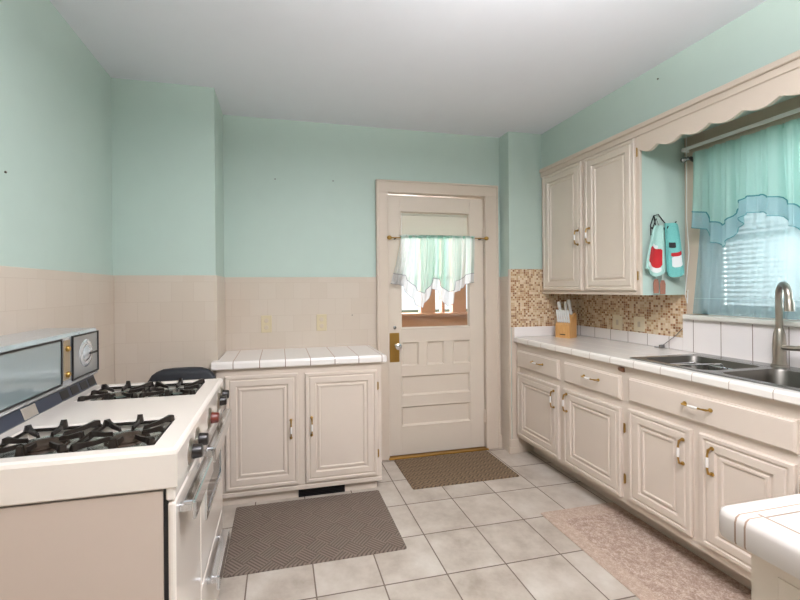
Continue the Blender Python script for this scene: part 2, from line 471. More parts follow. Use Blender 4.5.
# ------------------------------------------------------------------ back door and its frame
c = MB()
for a, b in ((.722, .808), (1.618, 1.728)):
    c.box(a, b, YB - .030, YB, 0, 2.04, .004); 
c.box(.722, 1.728, YB - .030, YB, 2.034, 2.123, .004)
c.box(.716, .732, YB - .036, YB - .002, 0, 2.126, .004); c.box(1.718, 1.734, YB - .036, YB - .002, 0, 2.126, .004)
c.box(.716, 1.734, YB - .036, YB - .002, 2.112, 2.128, .004)
c.box(D0, .808, YB, YB + .12, 0, DT); c.box(1.618, D1, YB, YB + .12, 0, DT); c.box(.808, 1.618, YB, YB + .12, 2.03, DT)
struct(c.build('trim_12', M['trim']))
door = bpy.data.objects.new('door_1', None); COL.objects.link(door); door.location = (1.212, YB + .02, .012); struct(door)
Dy0, Dy1 = YB - .002, YB + .038
l = MB(); X0, X1, GX0, GX1 = .812, 1.613, .913, 1.492
l.box(X0, GX0, Dy0, Dy1, .015, 2.02, .002); l.box(GX1, X1, Dy0, Dy1, .015, 2.02, .002)
for z0, z1 in ((.015, .233), (.388, .468), (.625, .700), (.886, .988), (1.90, 2.02)): l.box(GX0 - .001, GX1 + .001, Dy0, Dy1, z0, z1, .002)
for a, b in ((1.058, 1.124), (1.268, 1.344)): l.box(a, b, Dy0, Dy1, .699, .887, .002)
l.box(GX0, GX1, Dy0 + .014, Dy1 - .006, .2, .9)
def frame(l, a0, a1, z0, z1, w, y0, y1):
    """sloped moulding running round a sunk panel"""
    def q(i, y): return [(a0 + i, y, z0 + i), (a1 - i, y, z0 + i), (a1 - i, y, z1 - i), (a0 + i, y, z1 - i)]
    l.loft([q(-.004, y0 + .002), q(-.004, y0 - .003), q(.002, y0 - .003), q(w, y1), q(w + .003, y1)])
for a0, a1, z0, z1 in ((GX0, GX1, .233, .388), (GX0, GX1, .468, .625), (GX0, 1.058, .70, .886), (1.124, 1.268, .70, .886), (1.344, GX1, .70, .886)):
    frame(l, a0, a1, z0, z1, .015, Dy0, Dy0 + .0145)
frame(l, GX0, GX1, .988, 1.90, .010, Dy0, Dy0 + .018)
l.box(GX0, GX1, Dy0 + .008, Dy1 - .008, 1.700, 1.722)
l.build('door_leaf', M['doorpaint'], door)
MB().box(GX0 + .004, GX1 - .004, Dy0 + .022, Dy0 + .026, .99, 1.70).build('glass_pane', M['glass'], door)
MB().box(.820, .898, Dy0 - .004, Dy0 + .001, .735, .960, .003).build('lock_plate', M['oldbrass'], door)
k = MB(); k.lathe([(.016, 0), (.016, -.01), (.009, -.014), (.009, -.034), (.022, -.042), (.027, -.054), (.024, -.066), (.012, -.072)], (.873, Dy0 - .004, .862), 'y', 20)
k.build('door_knob', M['chrome'], door, True)
MB().lathe([(.013, 0), (.013, -.005), (.008, -.008)], (.862, Dy0, 1.0), 'y', 14).build('lock_cylinder', M['steel'], door, True)
for z in (.22, 1.68):
    h = MB(); h.box(1.606, 1.630, Dy0 - .005, Dy0 + .002, z, z + .095, .002); h.tube([(1.6155, Dy0 - .008, z - .004), (1.6155, Dy0 - .008, z + .099)], .006, 8)
    h.build('hinge', M['trim'], door)
struct(MB().box(.80, 1.63, YB - .045, YB + .10, 0, .013, .004).build('trim_13', M['brass']))
# shade rolled partly down behind the top of the door glass
sh = thing('roller_shade', 'cream shade covering the top panel of the back door glass', 'shade', (1.2025, YB + .016, 1.9))
MB().box(GX0 + .014, GX1 - .014, Dy0 + .0145, Dy0 + .0165, 1.722, 1.888).build('shade_cloth', M['shade'], sh)
MB().tube([(GX0 + .012, Dy0 + .016, 1.876), (GX1 - .012, Dy0 + .016, 1.876)], .0055, 10).build('roller', M['shade'], sh, True)

# curtain made as a pleated surface along a rod; bottom edge follows a list of points
def interp(p, s):
    for (a, za), (b, zb) in zip(p, p[1:]):
        if s <= b: t = (s - a) / (b - a); return za + (zb - za) * t
    return p[-1][1]
def curtain(mapf, s0, s1, top, prof, amp, waves, flare=(0, 0), ns=180, nt=26, phase=0., hem=0., seedv=1, t_from=0., t_to=1., offn=0., pleat=0., segs=None):
    """mapf(s, z, n) -> world. returns a MB for the part of the drop between t_from and t_to"""
    rnd = random.Random(seedv); ph = [rnd.uniform(0, 6.28) for _ in range(4)]
    def P(i, j):
        s = i / ns; t = t_from + (t_to - t_from) * j / nt
        zb = interp(prof, s)
        z = top + (zb - top) * t
        sp = s0 + (s1 - s0) * s + (flare[0] * (1 - s) + flare[1] * s) * t ** 1.3
        a = amp * (.35 + .65 * t)
        n = a * (math.sin(2 * PI * waves * s + ph[0] + .7 * math.sin(3 * s * 6.28 + ph[1])) + .45 * math.sin(2 * PI * waves * 1.9 * s + ph[2]) + .25 * math.sin(2 * PI * waves * 3.7 * s + ph[3]))
        n += pleat * (abs(math.sin(PI * waves * 1.35 * s + ph[3])) ** .7 - .5) * (.3 + .7 * t)
        if segs:                                    # cascade pleats: each fold swings out, then tucks back
            for a_, b_ in zip(segs, segs[1:]):
                if a_ <= s <= b_:
                    q = (s - a_) / (b_ - a_)
                    n += (q / .86 - .5 if q < .86 else .5 - (q - .86) / .14) * pleat * 1.5 * (.35 + .65 * t); break
        if t < .05: n += .0025 * math.sin(2 * PI * waves * 5.1 * s)
        return Vector(mapf(sp, z, n + offn))
    return P
def surf(P, name, mat, parent, ns=180, nt=26):
    b = MB(); b.loft([[P(i, j) for i in range(ns + 1)] for j in range(nt + 1)], ring=False)
    return b.build(name, mat, parent, True, flip=False)
def ribbon(P, j, name, mat, parent, ns=180, r=.0022, off=(0, 0, 0)):
    o = Vector(off)
    return MB().tube([P(i, j) + o for i in range(0, ns + 1, 1)], r, 4).build(name, mat, parent, True)

# door curtain
dc = thing('door_curtain', 'mint and white zigzag valance hanging on the back door window', 'curtain', (1.2, YB - .048, 1.695))
dsegs = [0, .15, .27, .39, .47, .56, .66, .76, .88, 1.0]
dprof = []
for (a, b), (z0, z1) in zip(zip(dsegs, dsegs[1:]), [(1.340, 1.325), (1.275, 1.225), (1.175, 1.150), (1.185, 1.24), (1.30, 1.285), (1.22, 1.18), (1.165, 1.175), (1.265, 1.30), (1.33, 1.345)]):
    dprof += [(a + .006 if a else a, z0), (b - .006 if b < 1 else b, z1)]
mf = lambda s, z, n: (s, YB - .052 + n, z)
hemf = .80
P = curtain(mf, .905, 1.512, 1.712, dprof, .012, 8, (-.085, -.012), t_to=hemf, seedv=3, pleat=.014, segs=dsegs)
surf(P, 'cloth', M['door_curtain'], dc)
P2 = curtain(mf, .905, 1.512, 1.712, dprof, .012, 8, (-.085, -.012), t_from=hemf, seedv=3, nt=6, pleat=.014, segs=dsegs)
surf(P2, 'hem_band', M['hem_white'], dc, nt=6)
ribbon(P2, 0, 'ribbon', M['greyribbon'], dc, off=(0, -.002, 0)); ribbon(P2, 6, 'ribbon', M['greyribbon'], dc, r=.0013)
hr = random.Random(5)
MB().tube([(.905 + (1.512 - .905) * k / 120, YB - .040 + hr.uniform(-.002, .002), 1.690 + .010 * k / 120 + .003 + hr.uniform(-.002, .002)) for k in range(121)], [.010 + hr.uniform(-.0025, .003) for k in range(121)], 8).build('heading', M['mintdark'], dc, True)
rod = thing('curtain_rod', 'thin brass curtain rod with ball ends across back door', 'curtain rod', (1.22, YB - .036, 1.70))
MB().tube([(.835, YB - .036, 1.688), (1.605, YB - .036, 1.698)], .0045, 8).build('rod', M['oldbrass'], rod, True)
for x, z, s in ((.835, 1.688, -1), (1.605, 1.698, 1)):
    MB().lathe([(.006, 0), (.013, .008 * s), (.017, .02 * s), (.013, .032 * s), (.004, .038 * s)], (x, YB - .036, z), 'x', 14).build('finial', M['oldbrass'], rod, True)
    xb = x - .03 * s
    MB().tube([(xb, YB - .036, z), (xb, YB - .03, z - .004), (xb, Dy0, z - .004)], .006, 8).build('bracket', M['handledark'], rod, True)

# porch seen through the door glass
struct(MB().box(-.6, 3.4, YB + .12, 4.6, -.14, -.02).build('floor_porch', M['porchdark']))
p = MB()
p.box(-.6, 3.2, 4.0, 4.1, -.02, 1.01)
p.box(-.6, 3.2, 3.93, 4.1, 1.01, 1.035, .004)
for a, b in ((-.6, -.4), (.35, .5), (1.16, 1.255), (1.49, 1.655), (1.735, 1.765), (1.86, 2.02), (2.22, 2.4), (3.0, 3.2)): p.box(a, b, 4.01, 4.09, 1.035, 2.3)
p.box(-.6, 3.2, 4.0, 4.1, 2.2, 2.6); p.box(-.6, 3.2, 4.03, 4.07, 1.40, 1.43)
struct(p.build('wall_porch', M['porchwood']))
struct(MB().box(-.7, 3.3, YB + .13, 4.7, 2.6, 2.7).build('ceiling_porch', M['whitepaint']))
struct(MB().box(-30, 40, -30, 40, -1.2, -1.0).build('ground', M['grassgreen']))

# ------------------------------------------------------------------ hardware
def handle(parent, f, u, v, vert=True, L=.110):
    """bail pull: brass ends with flared roses and a porcelain grip; f maps (u, v, n)"""
    def q(a, n, r=0): return (u, v + a, n) if vert else (u + a, v, n)
    h = MB(f)
    for s in (-1, 1):
        e = s * L / 2
        h.tube([q(e, 0), q(e, .003), q(e, .006)], [.009, .009, .005], 10)
        h.tube([q(e, .004), q(e * .99, .014), q(e * .92, .022), q(e * .62, .027), q(e * .36, .028)], [.0045, .004, .0055, .0035, .005], 8)
    h.tube([q(-.40 * L / 2, .028), q(.40 * L / 2, .028)], .003, 6)
    o = h.build('handle', M['oldbrass'], parent, True)
    g = MB(f); g.tube([q(-.32 * L / 2 - .004, .028), q(-.010, .028), q(0, .028), q(.010, .028), q(.32 * L / 2 + .004, .028)], [.0052, .0062, .0064, .0062, .0052], 10)
    gi = g.build('handle_grip', M['porcelain'], parent, True); gi['label'] = 'white porcelain grip'
    o['label'] = 'brass pull'
def hinge(parent, f, u, v, du=.007):
    h = MB(f); h.box(u - du, u + du, v - .022, v + .022, 0.001, .004, .001); h.tube([(u, v - .026, .004), (u, v + .026, .004)], .0042, 8)
    o = h.build('hinge', M['oldbrass'], parent, True); o['label'] = 'brass hinge'
RINGS = [(0, .014), (.004, .019), (.017, .019), (.021, .0135), (.026, .0135), (.031, .018), (.062, .018), (.068, .009), (.076, .009), (.080, .0155), (.089, .0155), (.094, .0095)]
RINGS_S = [(0, .011), (.004, .012), (.009, .018)]

# ------------------------------------------------------------------ left base cabinet by the door
lc = thing('base_cabinet', 'beige two door base cabinet left of the back door', 'cabinet', (.14, 2.68, 0))
fB = lambda u, v, n: (u, 2.47 - n, v)
b = MB(); b.box(-.371, .640, 2.47, YB - .008, .058, .826); b.box(-.371, .105, 2.495, 2.6, 0, .06); b.box(.40, .612, 2.495, 2.6, 0, .06); b.box(.105, .40, 2.50, 2.6, .0, .008)
b.box(-.371, .640, 2.462, 2.472, .058, .085, .003); b.box(.58, .612, 2.5, YB - .008, 0, .06)
b.build('body', M['cab'], lc)
for (a0, a1, z0, z1, hu, hz, hg) in ((-.322, .108, .100, .784, .062, .445, None), (.150, .610, .100, .779, .188, .45, (.616, ))):
    d = MB(fB); d.panel(a0, a1, z0, z1, 0, RINGS); dd = d.build('door', M['cab'], lc)
    fh = lambda u, v, n: (u, 2.47 - .019 - n, v)
    handle(dd, fh, hu, hz, True, .108)
    if hg:
        for z in (.235, .672): hinge(dd, fB, hg[0], z)
reg = thing('floor_register', 'black toe kick vent grille under cabinet beside the back door', 'vent', (.25, 2.49, 0))
r = MB(); r.box(.106, .399, 2.484, 2.496, .001, .056, .002); r.build('grille_frame', M['black'], reg)
r = MB()
for k in range(5): r.box(.112, .393, 2.480, 2.486, .008 + k * .0095, .0115 + k * .0095)
r.build('louvers', M['blackmetal'], reg)
wt = MB(lambda u, v, n: (n, u, v))
edge = [(YB - .008, .827), (2.452, .827), (2.441, .829), (2.438, .835), (2.438, .862), (2.442, .870), (2.450, .874), (YB - .008, .874)]
wt.prism(edge, -.366, .655)
# bullnose end by the door and the tongue in front of the chimney breast
o = wt
o.prism([(YA - .010, .827), (2.452, .827), (2.441, .829), (2.438, .835), (2.438, .862), (2.442, .870), (2.450, .874), (YA - .010, .874)], -.394, -.366)
e = MB(lambda u, v, n: (u, n, v))
e.prism([(.655, .827), (.668, .829), (.671, .836), (.671, .862), (.667, .870), (.655, .874)], 2.440, YB - .008)
wto = wt.build('worktop', M['ctr_left'], loc=(0, 0, 0)); tag(wto, 'short white tiled worktop between chimney breast and back door', 'worktop')
e.build('edge_trim', M['ctr_left'], wto)

# wall outlets
def outlet(loc, f, w, h, label, style):
    t = thing('wall_outlet', label, 'outlet', loc, None)
    MB(f).box(-w / 2, w / 2, -h / 2, h / 2, 0, .006, .003, 2).build('cover_plate', M['beige'] if style == 'duplex' else M['cream'], t).location = (0, 0, 0)
    i = MB(f)
    if style == 'duplex':
        for s in (-1, 1): i.lathe([(.016, .0), (.016, .008), (.014, .009)], (0, s * .024, 0), 'z', 16)
    else: i.box(-.008, .008, -.018, .018, 0, .012, .002)
    i.build('socket' if style == 'duplex' else 'toggle', M['tanwall'], t)
    return t
def outlet_at(p, axis, w, h, label, style):
    f = (lambda u, v, n: (p[0] + u, p[1] - n, p[2] + v)) if axis == 'y' else (lambda u, v, n: (p[0] - n, p[1] + u, p[2] + v))
    return outlet(p, f, w, h, label, style)
outlet_at((-.094, YB - .008, 1.055), 'y', .075, .122, 'beige duplex outlet on pink tile, farther from the back door', 'duplex')
outlet_at((.300, YB - .008, 1.055), 'y', .075, .122, 'beige duplex outlet on pink tile, nearer the back door', 'duplex')
outlet_at((XW - .006, 2.366, 1.045), 'x', .080, .100, 'beige cover plate on mosaic closer to knife block', 'toggle')
outlet_at((XW - .006, 2.192, 1.047), 'x', .080, .100, 'beige cover plate on mosaic closer to the sink', 'toggle')

# ------------------------------------------------------------------ right base cabinets
XB = 1.824
fR = lambda u, v, n: (XB - n, u, v)
def base_unit(name, label, y0, y1, doors, drawers, hinges, end=False):
    t = thing(name, label, 'cabinet', (2.08, (y0 + y1) / 2, 0))
    b = MB(); b.box(XB, XW - .012, y0, y1, .125, .872 if not name.startswith('sink') else .72); b.box(1.9586, XW - .012, y0, y1, 0, .126)
    if name.startswith('sink'):
        b.box(XB, XB + .02, y0, y1, .7195, .872); b.box(XB + .021, XW - .012, y0, y0 + .02, .721, .872); b.box(XB + .021, XW - .012, y1 - .02, y1, .721, .872)
    if end: b.box(XB - .006, XB + .012, y1 - .022, y1, .125, .872, .003)
    b.build('body', M['cab'], t)
    fh = lambda u, v, n: (XB - .019 - n, u, v)
    for (a0, a1, z0, z1, hu, hz) in doors:
        d = MB(fR).panel(a0, a1, z0, z1, 0, RINGS).build('door', M['cab'], t)
        handle(d, fh, hu, hz, True)
        for (hy, hz2) in hinges:
            if min(abs(hy - a0), abs(hy - a1)) < .03: hinge(d, fR, hy, hz2)
    fh2 = lambda u, v, n: (XB - .018 - n, u, v)
    for (a0, a1, z0, z1, hu, hz) in drawers:
        d = MB(fR).panel(a0, a1, z0, z1, 0, RINGS_S).build('drawer', M['cab'], t)
        handle(d, fh2, hu, hz, False)
    return t
base_unit('base_cabinet', 'beige base cabinet with two drawers below the knife block', 1.768, YQ - .012, [(2.278, 2.742, .152, .640, 2.316, .545), (1.790, 2.232, .152, .640, 2.195, .555)],
          [(2.278, 2.738, .685, .813, 2.486, .757), (1.790, 2.224, .685, .813, 1.99, .760)], [(1.776, .535), (1.776, .26)], True)
su = base_unit('sink_cabinet', 'wide beige sink cabinet with long false drawer front under the sink', .42, 1.768, [(1.414, 1.743, .166, .652, 1.447, .541), (1.047, 1.377, .166, .652, 1.322, .548)],
          [(1.042, 1.738, .692, .815, 1.382, .766)], [(1.034, .565), (1.034, .27)])
tb = MB(fR).prism([(1.772, .838), (1.800, .842), (1.806, .852), (1.800, .862), (1.776, .862)], 0, .014)
tb.build('turn_button', M['porchdark'], bpy.data.objects['base_cabinet.001'])
# the long worktop with its sink cut-out
wt = MB()
wt.box(1.80, XW - .010, 1.752, YQ - .011, .874, .912); wt.box(1.80, XW - .010, .40, .970, .874, .912)
wt.box(1.80, 1.868, .970, 1.752, .874, .912); wt.box(2.325, XW - .010, .970, 1.752, .874, .912)
wr = wt.build('worktop', M['ctr_right'], loc=(0, 0, 0)); tag(wr, 'long white tiled worktop along the right wall around the sink', 'worktop')
e = MB(lambda u, v, n: (u, n, v))
e.prism([(1.802, .872), (1.797, .873), (1.793, .878), (1.793, .902), (1.796, .910), (1.803, .9135), (1.83, .9135), (1.83, .872)], .40, YQ - .002)
e.build('edge_trim', M['ctr_right'], wr)

# ------------------------------------------------------------------ peninsula at the lower right
pc = thing('peninsula_cabinet', 'beige painted cabinet end below the near tiled peninsula', 'cabinet', (1.25, .22, 0))
b = MB(); b.box(.782, 1.79, -.25, .512, .0, .862); b.build('body', M['cab'], pc)
MB(lambda u, v, n: (.782 - n, u, v)).panel(-.22, .475, .10, .83, 0, [(0, .0015), (.002, .002)]).build('end_panel', M['cab'], pc)
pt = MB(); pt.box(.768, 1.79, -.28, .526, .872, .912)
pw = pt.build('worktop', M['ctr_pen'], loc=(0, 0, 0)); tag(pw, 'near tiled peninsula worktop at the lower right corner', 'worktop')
def rounded_border(x0, y1):
    # rounded edging tiles along the left and far sides, mitred at a round corner
    prof = [(0, .862), (-.004, .864), (-.006, .870), (-.006, .900), (-.003, .909), (.004, .9135), (.032, .9135), (.034, .9122), (.034, .862)]
    loops = []
    R = .016
    corner = []
    for k in range(7):
        a = PI + (-PI / 2) * k / 6     # corner from facing -x to facing +y
        ca_, sa_ = math.cos(a), math.sin(a)
        corner.append([((x0 + R + (R - d) * ca_, y1 - R + (R - d) * sa_, z) if d < R else (x0 + d, y1 - d, z)) for d, z in prof])
    loops.append([(x0 + d, -.28, z) for d, z in prof]); loops += corner; loops.append([(1.79, y1 - d, z) for d, z in prof])
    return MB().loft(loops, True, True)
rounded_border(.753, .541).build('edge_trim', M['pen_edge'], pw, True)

# ------------------------------------------------------------------ wall cabinet
uc = thing('wall_cabinet', 'two door beige wall cabinet above the knife block', 'cabinet', (2.22, 2.33, 1.245))
b = MB(); b.box(XS, XW - .001, 1.902, YQ - .002, 1.25, 2.19); b.build('body', M['cab'], uc)
o = MB().box(XS + .012, XW - .001, 1.888, 1.902, 1.25, 2.19).build('side_panel', M['mint'], uc); o['label'] = 'mint painted cabinet side'
f = MB(); f.box(XS - .004, XS + .012, 1.886, 1.914, 1.25, 2.182, .002); f.box(XS - .004, XS, 1.914, YQ - .002, 1.25, 1.268, .002); f.build('face_frame', M['trim'], uc)
fU = lambda u, v, n: (XS - n, u, v)
for (a0, a1, hu) in ((2.330, 2.738, 2.360), (1.912, 2.300, 2.256)):
    d = MB(fU).panel(a0, a1, 1.278, 2.176, 0, RINGS).build('door', M['doorpaint'], uc)
    handle(d, lambda u, v, n: (XS - .019 - n, u, v), hu, 1.648, True, .098)
    if a0 < 2:
        for z in (1.365, 2.09): hinge(d, fU, 1.904, z, .006)

# ------------------------------------------------------------------ kitchen window
win = bpy.data.objects.new('window_1', None); COL.objects.link(win); win.location = (XW + .07, 1.365, WZ0); struct(win)
s = MB()
for a, b in ((WY0, WY0 + .03), (WY1 - .03, WY1)): s.box(XW + .01, XW + .13, a, b, WZ0, WZ1)
s.box(XW + .01, XW + .13, WY0, WY1, WZ1 - .03, WZ1); s.box(XW + .01, XW + .13, WY0, WY1, WZ0, WZ0 + .02)
s.build('window_frame', M['whitepaint'], win)
s = MB()
for z0, z1, x in ((1.155, 1.58, .06), (1.55, 1.99, .09)):
    s.box(XW + x, XW + x + .03, WY0 + .03, WY0 + .07, z0, z1); s.box(XW + x, XW + x + .03, WY1 - .07, WY1 - .03, z0, z1)
    s.box(XW + x, XW + x + .03, WY0 + .07, WY1 - .07, z0, z0 + .035); s.box(XW + x, XW + x + .03, WY0 + .07, WY1 - .07, z1 - .035, z1)
s.build('sash', M['whitepaint'], win)
MB().box(XW + .073, XW + .077, WY0 + .07, WY1 - .07, 1.19, 1.545).build('glass_pane', M['glass'], win)
MB().box(XW + .103, XW + .107, WY0 + .07, WY1 - .07, 1.585, 1.955).build('glass_pane', M['glass'], win)
s = MB(); s.box(XW - .012, XW + .012, WY1, 1.874, WZ0, 2.10, .003); s.box(XW - .012, XW + .012, .86, WY0, WZ0, 2.10, .003); s.box(XW - .014, XW + .012, .86, 1.874, WZ1, 2.10, .003)
struct(s.build('trim_14', M['tanwall']))
struct(MB().box(XW - .035, XW + .06, .42, 1.884, 1.104, 1.134, .008, 2).build('trim_15', M['sill']))
# slatted blind
bl = thing('window_blind', 'white slatted blind behind the sheer curtain of sink window', 'blind', (XW + .035, 1.365, 1.98))
b = MB()
for k in range(32):
    z = 1.165 + k * .0255
    b.loft([[(XW + .024, WY0 + .035, z + .0065), (XW + .024, WY1 - .032, z + .0065)], [(XW + .036, WY0 + .035, z + .0005), (XW + .036, WY1 - .032, z + .0005)], [(XW + .046, WY0 + .035, z - .0075), (XW + .046, WY1 - .032, z - .0075)]], ring=False)
b.build('slats', M['slat'], bl)
MB().box(XW + .016, XW + .050, WY0 + .033, WY1 - .033, 1.975, 1.99, .003).build('headrail', M['whitepaint'], bl)
b = MB()
for y in (1.05, 1.365, 1.68): b.tube([(XW + .035, y, 1.15), (XW + .035, y, 1.98)], .0012, 5)
b.build('ladder_cord', M['cordwhite'], bl)

# sheers and valance
mw = lambda s, z, n: (XW - .045 - n, s, z)
sc = thing('sheer_curtain', 'aqua see-through curtain panel hanging over the sink window blind', 'curtain', (XW - .045, 1.36, 2.04))
sp = [(0, 1.142), (1, 1.142)]
P = curtain(mw, 1.742, .93, 2.035, sp, .009, 8, (.068, -.05), seedv=11, t_to=.90, nt=30)
surf(P, 'cloth', M['sheer_aqua'], sc, nt=30)
P2 = curtain(mw, 1.742, .93, 2.035, sp, .009, 8, (.068, -.05), seedv=11, t_from=.90, nt=5)
surf(P2, 'hem_band', M['sheer_aqua'], sc, nt=5)
ribbon(P2, 0, 'hem_seam', M['hem_aqua'], sc, r=.0012, off=(-.001, 0, 0))
wv = thing('window_valance', 'mint gathered valance with zigzag hem over the sink window', 'curtain', (XW - .07, 1.36, 2.05))
mv = lambda s, z, n: (XW - .104 - n, s, z)
vsegs = [0, .09, .18, .25, .32, .41, .48, .55, .63, .71, .79, .88, 1.0]
vbot = [(1.635, 1.615), (1.545, 1.53), (1.505, 1.55), (1.60, 1.645), (1.665, 1.655), (1.635, 1.625), (1.58, 1.565), (1.52, 1.50), (1.505, 1.54), (1.59, 1.64), (1.66, 1.65), (1.63, 1.62)]
def stepped(segs, bots):
    out = []
    for (a, b), (z0, z1) in zip(zip(segs, segs[1:]), bots): out += [(a + .006 if a else a, z0), (b - .006 if b < 1 else b, z1)]
    return out
vp = stepped(vsegs, vbot)
P = curtain(mv, 1.766, .93, 2.052, vp, .017, 7.5, (.008, -.02), seedv=23, t_to=.79, ns=240, pleat=.026, segs=vsegs)
surf(P, 'cloth', M['valance_mint'], wv, ns=240)
P2 = curtain(mv, 1.766, .93, 2.052, vp, .017, 7.5, (.008, -.02), seedv=23, t_from=.79, nt=6, ns=240, pleat=.026, segs=vsegs)
surf(P2, 'hem_band', M['hem_aqua'], wv, nt=6, ns=240)
ribbon(P2, 0, 'ribbon', M['tealribbon'], wv, r=.0032, off=(-.002, 0, 0), ns=240); ribbon(P2, 6, 'ribbon', M['tealribbon'], wv, r=.002, ns=240)
MB().tube([(XW - .074 + hr.uniform(-.003, .003), 1.768 - (1.768 - .93) * k / 170, 2.040 + hr.uniform(-.002, .003)) for k in range(171)], [.015 + hr.uniform(-.003, .004) for k in range(171)], 8).build('heading', M['mintdark'], wv, True)
rod = thing('curtain_rod', 'brown curtain rod with clear knob end over the sink window', 'curtain rod', (XW - .072, 1.4, 2.04))
MB().tube([(XW - .072, .90, 2.040), (XW - .072, 1.805, 2.040)], .006, 8).build('rod', M['handledark'], rod, True)
MB().lathe([(.006, 0), (.012, .006), (.006, .012), (.010, .018), (.017, .03), (.014, .042), (.004, .048)], (XW - .072, 1.803, 2.040), 'y', 14).build('finial', M['steel'], rod, True)
MB().tube([(XW - .072, 1.795, 2.040), (XW - .04, 1.815, 2.036), (XW - .012, 1.825, 2.034)], .008, 8).build('bracket', M['handledark'], rod, True)
r2 = thing('curtain_rod', 'flat white curtain rod above the mint valance', 'curtain rod', (XW - .06, 1.37, 2.10))
MB().box(XW - .066, XW - .058, .90, 1.856, 2.092, 2.112, .002).build('rod', M['whitepaint'], r2)
MB().box(XW - .062, XW - .012, 1.850, 1.857, 2.092, 2.112, .002).build('rod_return', M['whitepaint'], r2)
tag(MB().tube([(XW - .03, 1.853, 2.185), (XW - .03, 1.853, 2.0), (XW - .028, 1.856, 1.7), (XW - .026, 1.846, 1.5), (XW - .028, 1.858, 1.36), (XW - .032, 1.866, 1.25), (XW - .03, 1.855, 1.2), (XW - .03, 1.850, 1.28)], .0025, 6).build('pull_cord', M['cordwhite'], loc=(XW - .03, 1.853, 2.18), smooth=True),
    'thin white pull cord hanging left of the sink window', 'cord')

# ------------------------------------------------------------------ sink, faucet and what is in it
sk = thing('kitchen_sink', 'stainless double bowl sink set in the white tiled worktop', 'sink', (2.095, 1.36, .912))
SX0, SX1, SY0, SY1 = 1.850, 2.345, .955, 1.767
bowls = [(2.055, 1.562, .345, .335), (2.055, 1.170, .345, .375)]
g = MB(); zt = .9185
def rim_ring(g, x0, x1, y0, y1, bw):
    cx, cy, w, d = bw
    inner = rr(cx, cy, w, d, .05, zt)
    outer = []
    for (x, y, z) in inner:                       # push each point out to the rectangle
        dx, dy = x - cx, y - cy
        kx = ((x1 - cx) if dx > 0 else (cx - x0)) / abs(dx) if abs(dx) > 1e-6 else 1e9
        ky = ((y1 - cy) if dy > 0 else (cy - y0)) / abs(dy) if abs(dy) > 1e-6 else 1e9
        k = min(kx, ky); outer.append((cx + dx * k, cy + dy * k, zt))
    # exact corners
    for (qx, qy) in ((x0, y0), (x0, y1), (x1, y0), (x1, y1)):
        i = min(range(len(outer)), key=lambda j: (outer[j][0] - qx) ** 2 + (outer[j][1] - qy) ** 2); outer[i] = (qx, qy, zt)
    low = [(x, y, .9125) for x, y, z in outer]
    g.loft([low, outer, inner])
ym = 1.376
rim_ring(g, SX0, SX1 - .09, ym, SY1, bowls[0]); rim_ring(g, SX0, SX1 - .09, SY0, ym, bowls[1])
g.box(SX1 - .092, SX1, SY0, SY1, .9125, zt + .0005, .002)
g.build('rim', M['steel'], sk)
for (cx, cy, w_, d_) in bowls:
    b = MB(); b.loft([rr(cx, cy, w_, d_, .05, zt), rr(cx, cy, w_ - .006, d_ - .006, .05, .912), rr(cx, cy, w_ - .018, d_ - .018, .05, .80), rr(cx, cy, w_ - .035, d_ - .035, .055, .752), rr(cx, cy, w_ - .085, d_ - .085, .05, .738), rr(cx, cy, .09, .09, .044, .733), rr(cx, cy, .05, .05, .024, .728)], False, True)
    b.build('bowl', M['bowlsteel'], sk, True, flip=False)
FX, FY = 2.305, 1.388
fc = thing('kitchen_faucet', 'brushed nickel gooseneck faucet behind the sink', 'faucet', (FX, FY, zt))
b = MB(); b.lathe([(.031, 0), (.031, .006), (.026, .010), (.0235, .03), (.0245, .10), (.021, .155), (.0165, .172), (.0145, .18)], (FX, FY, zt + .0005)); b.build('body', M['nickel'], fc, True)
dx, dy = -.70, -.714; R = .058; zc = 1.248
pth = [(FX, FY, 1.09), (FX, FY, 1.16), (FX, FY, 1.22)] + [(FX + dx * (R - R * math.cos(a)), FY + dy * (R - R * math.sin(0) - R * math.cos(a)) , zc + R * math.sin(a)) for a in [PI * k / 12 for k in range(0, 13)]]
pth += [(FX + dx * 2.03 * R, FY + dy * 2.03 * R, 1.232), (FX + dx * 2.08 * R, FY + dy * 2.08 * R, 1.22)]
MB().tube(pth, .0135, 12).build('spout', M['nickel'], fc, True)
ex, ey = FX + dx * 2.08 * R, FY + dy * 2.08 * R
MB().tube([(ex, ey, 1.236), (ex + dx * .002, ey + dy * .002, 1.222), (ex + dx * .006, ey + dy * .006, 1.185)], [.0145, .0165, .0175], 14).build('spray_head', M['nickel'], fc, True)
MB().tube([(FX, FY, 1.01), (FX - .012, FY - .04, 1.012), (FX - .02, FY - .07, 1.014), (FX - .028, FY - .10, 1.018), (FX - .032, FY - .118, 1.03), (FX - .034, FY - .125, 1.06), (FX - .034, FY - .128, 1.10)], [.013, .0125, .012, .0125, .011, .007, .006], 12).build('handle', M['nickel'], fc, True)
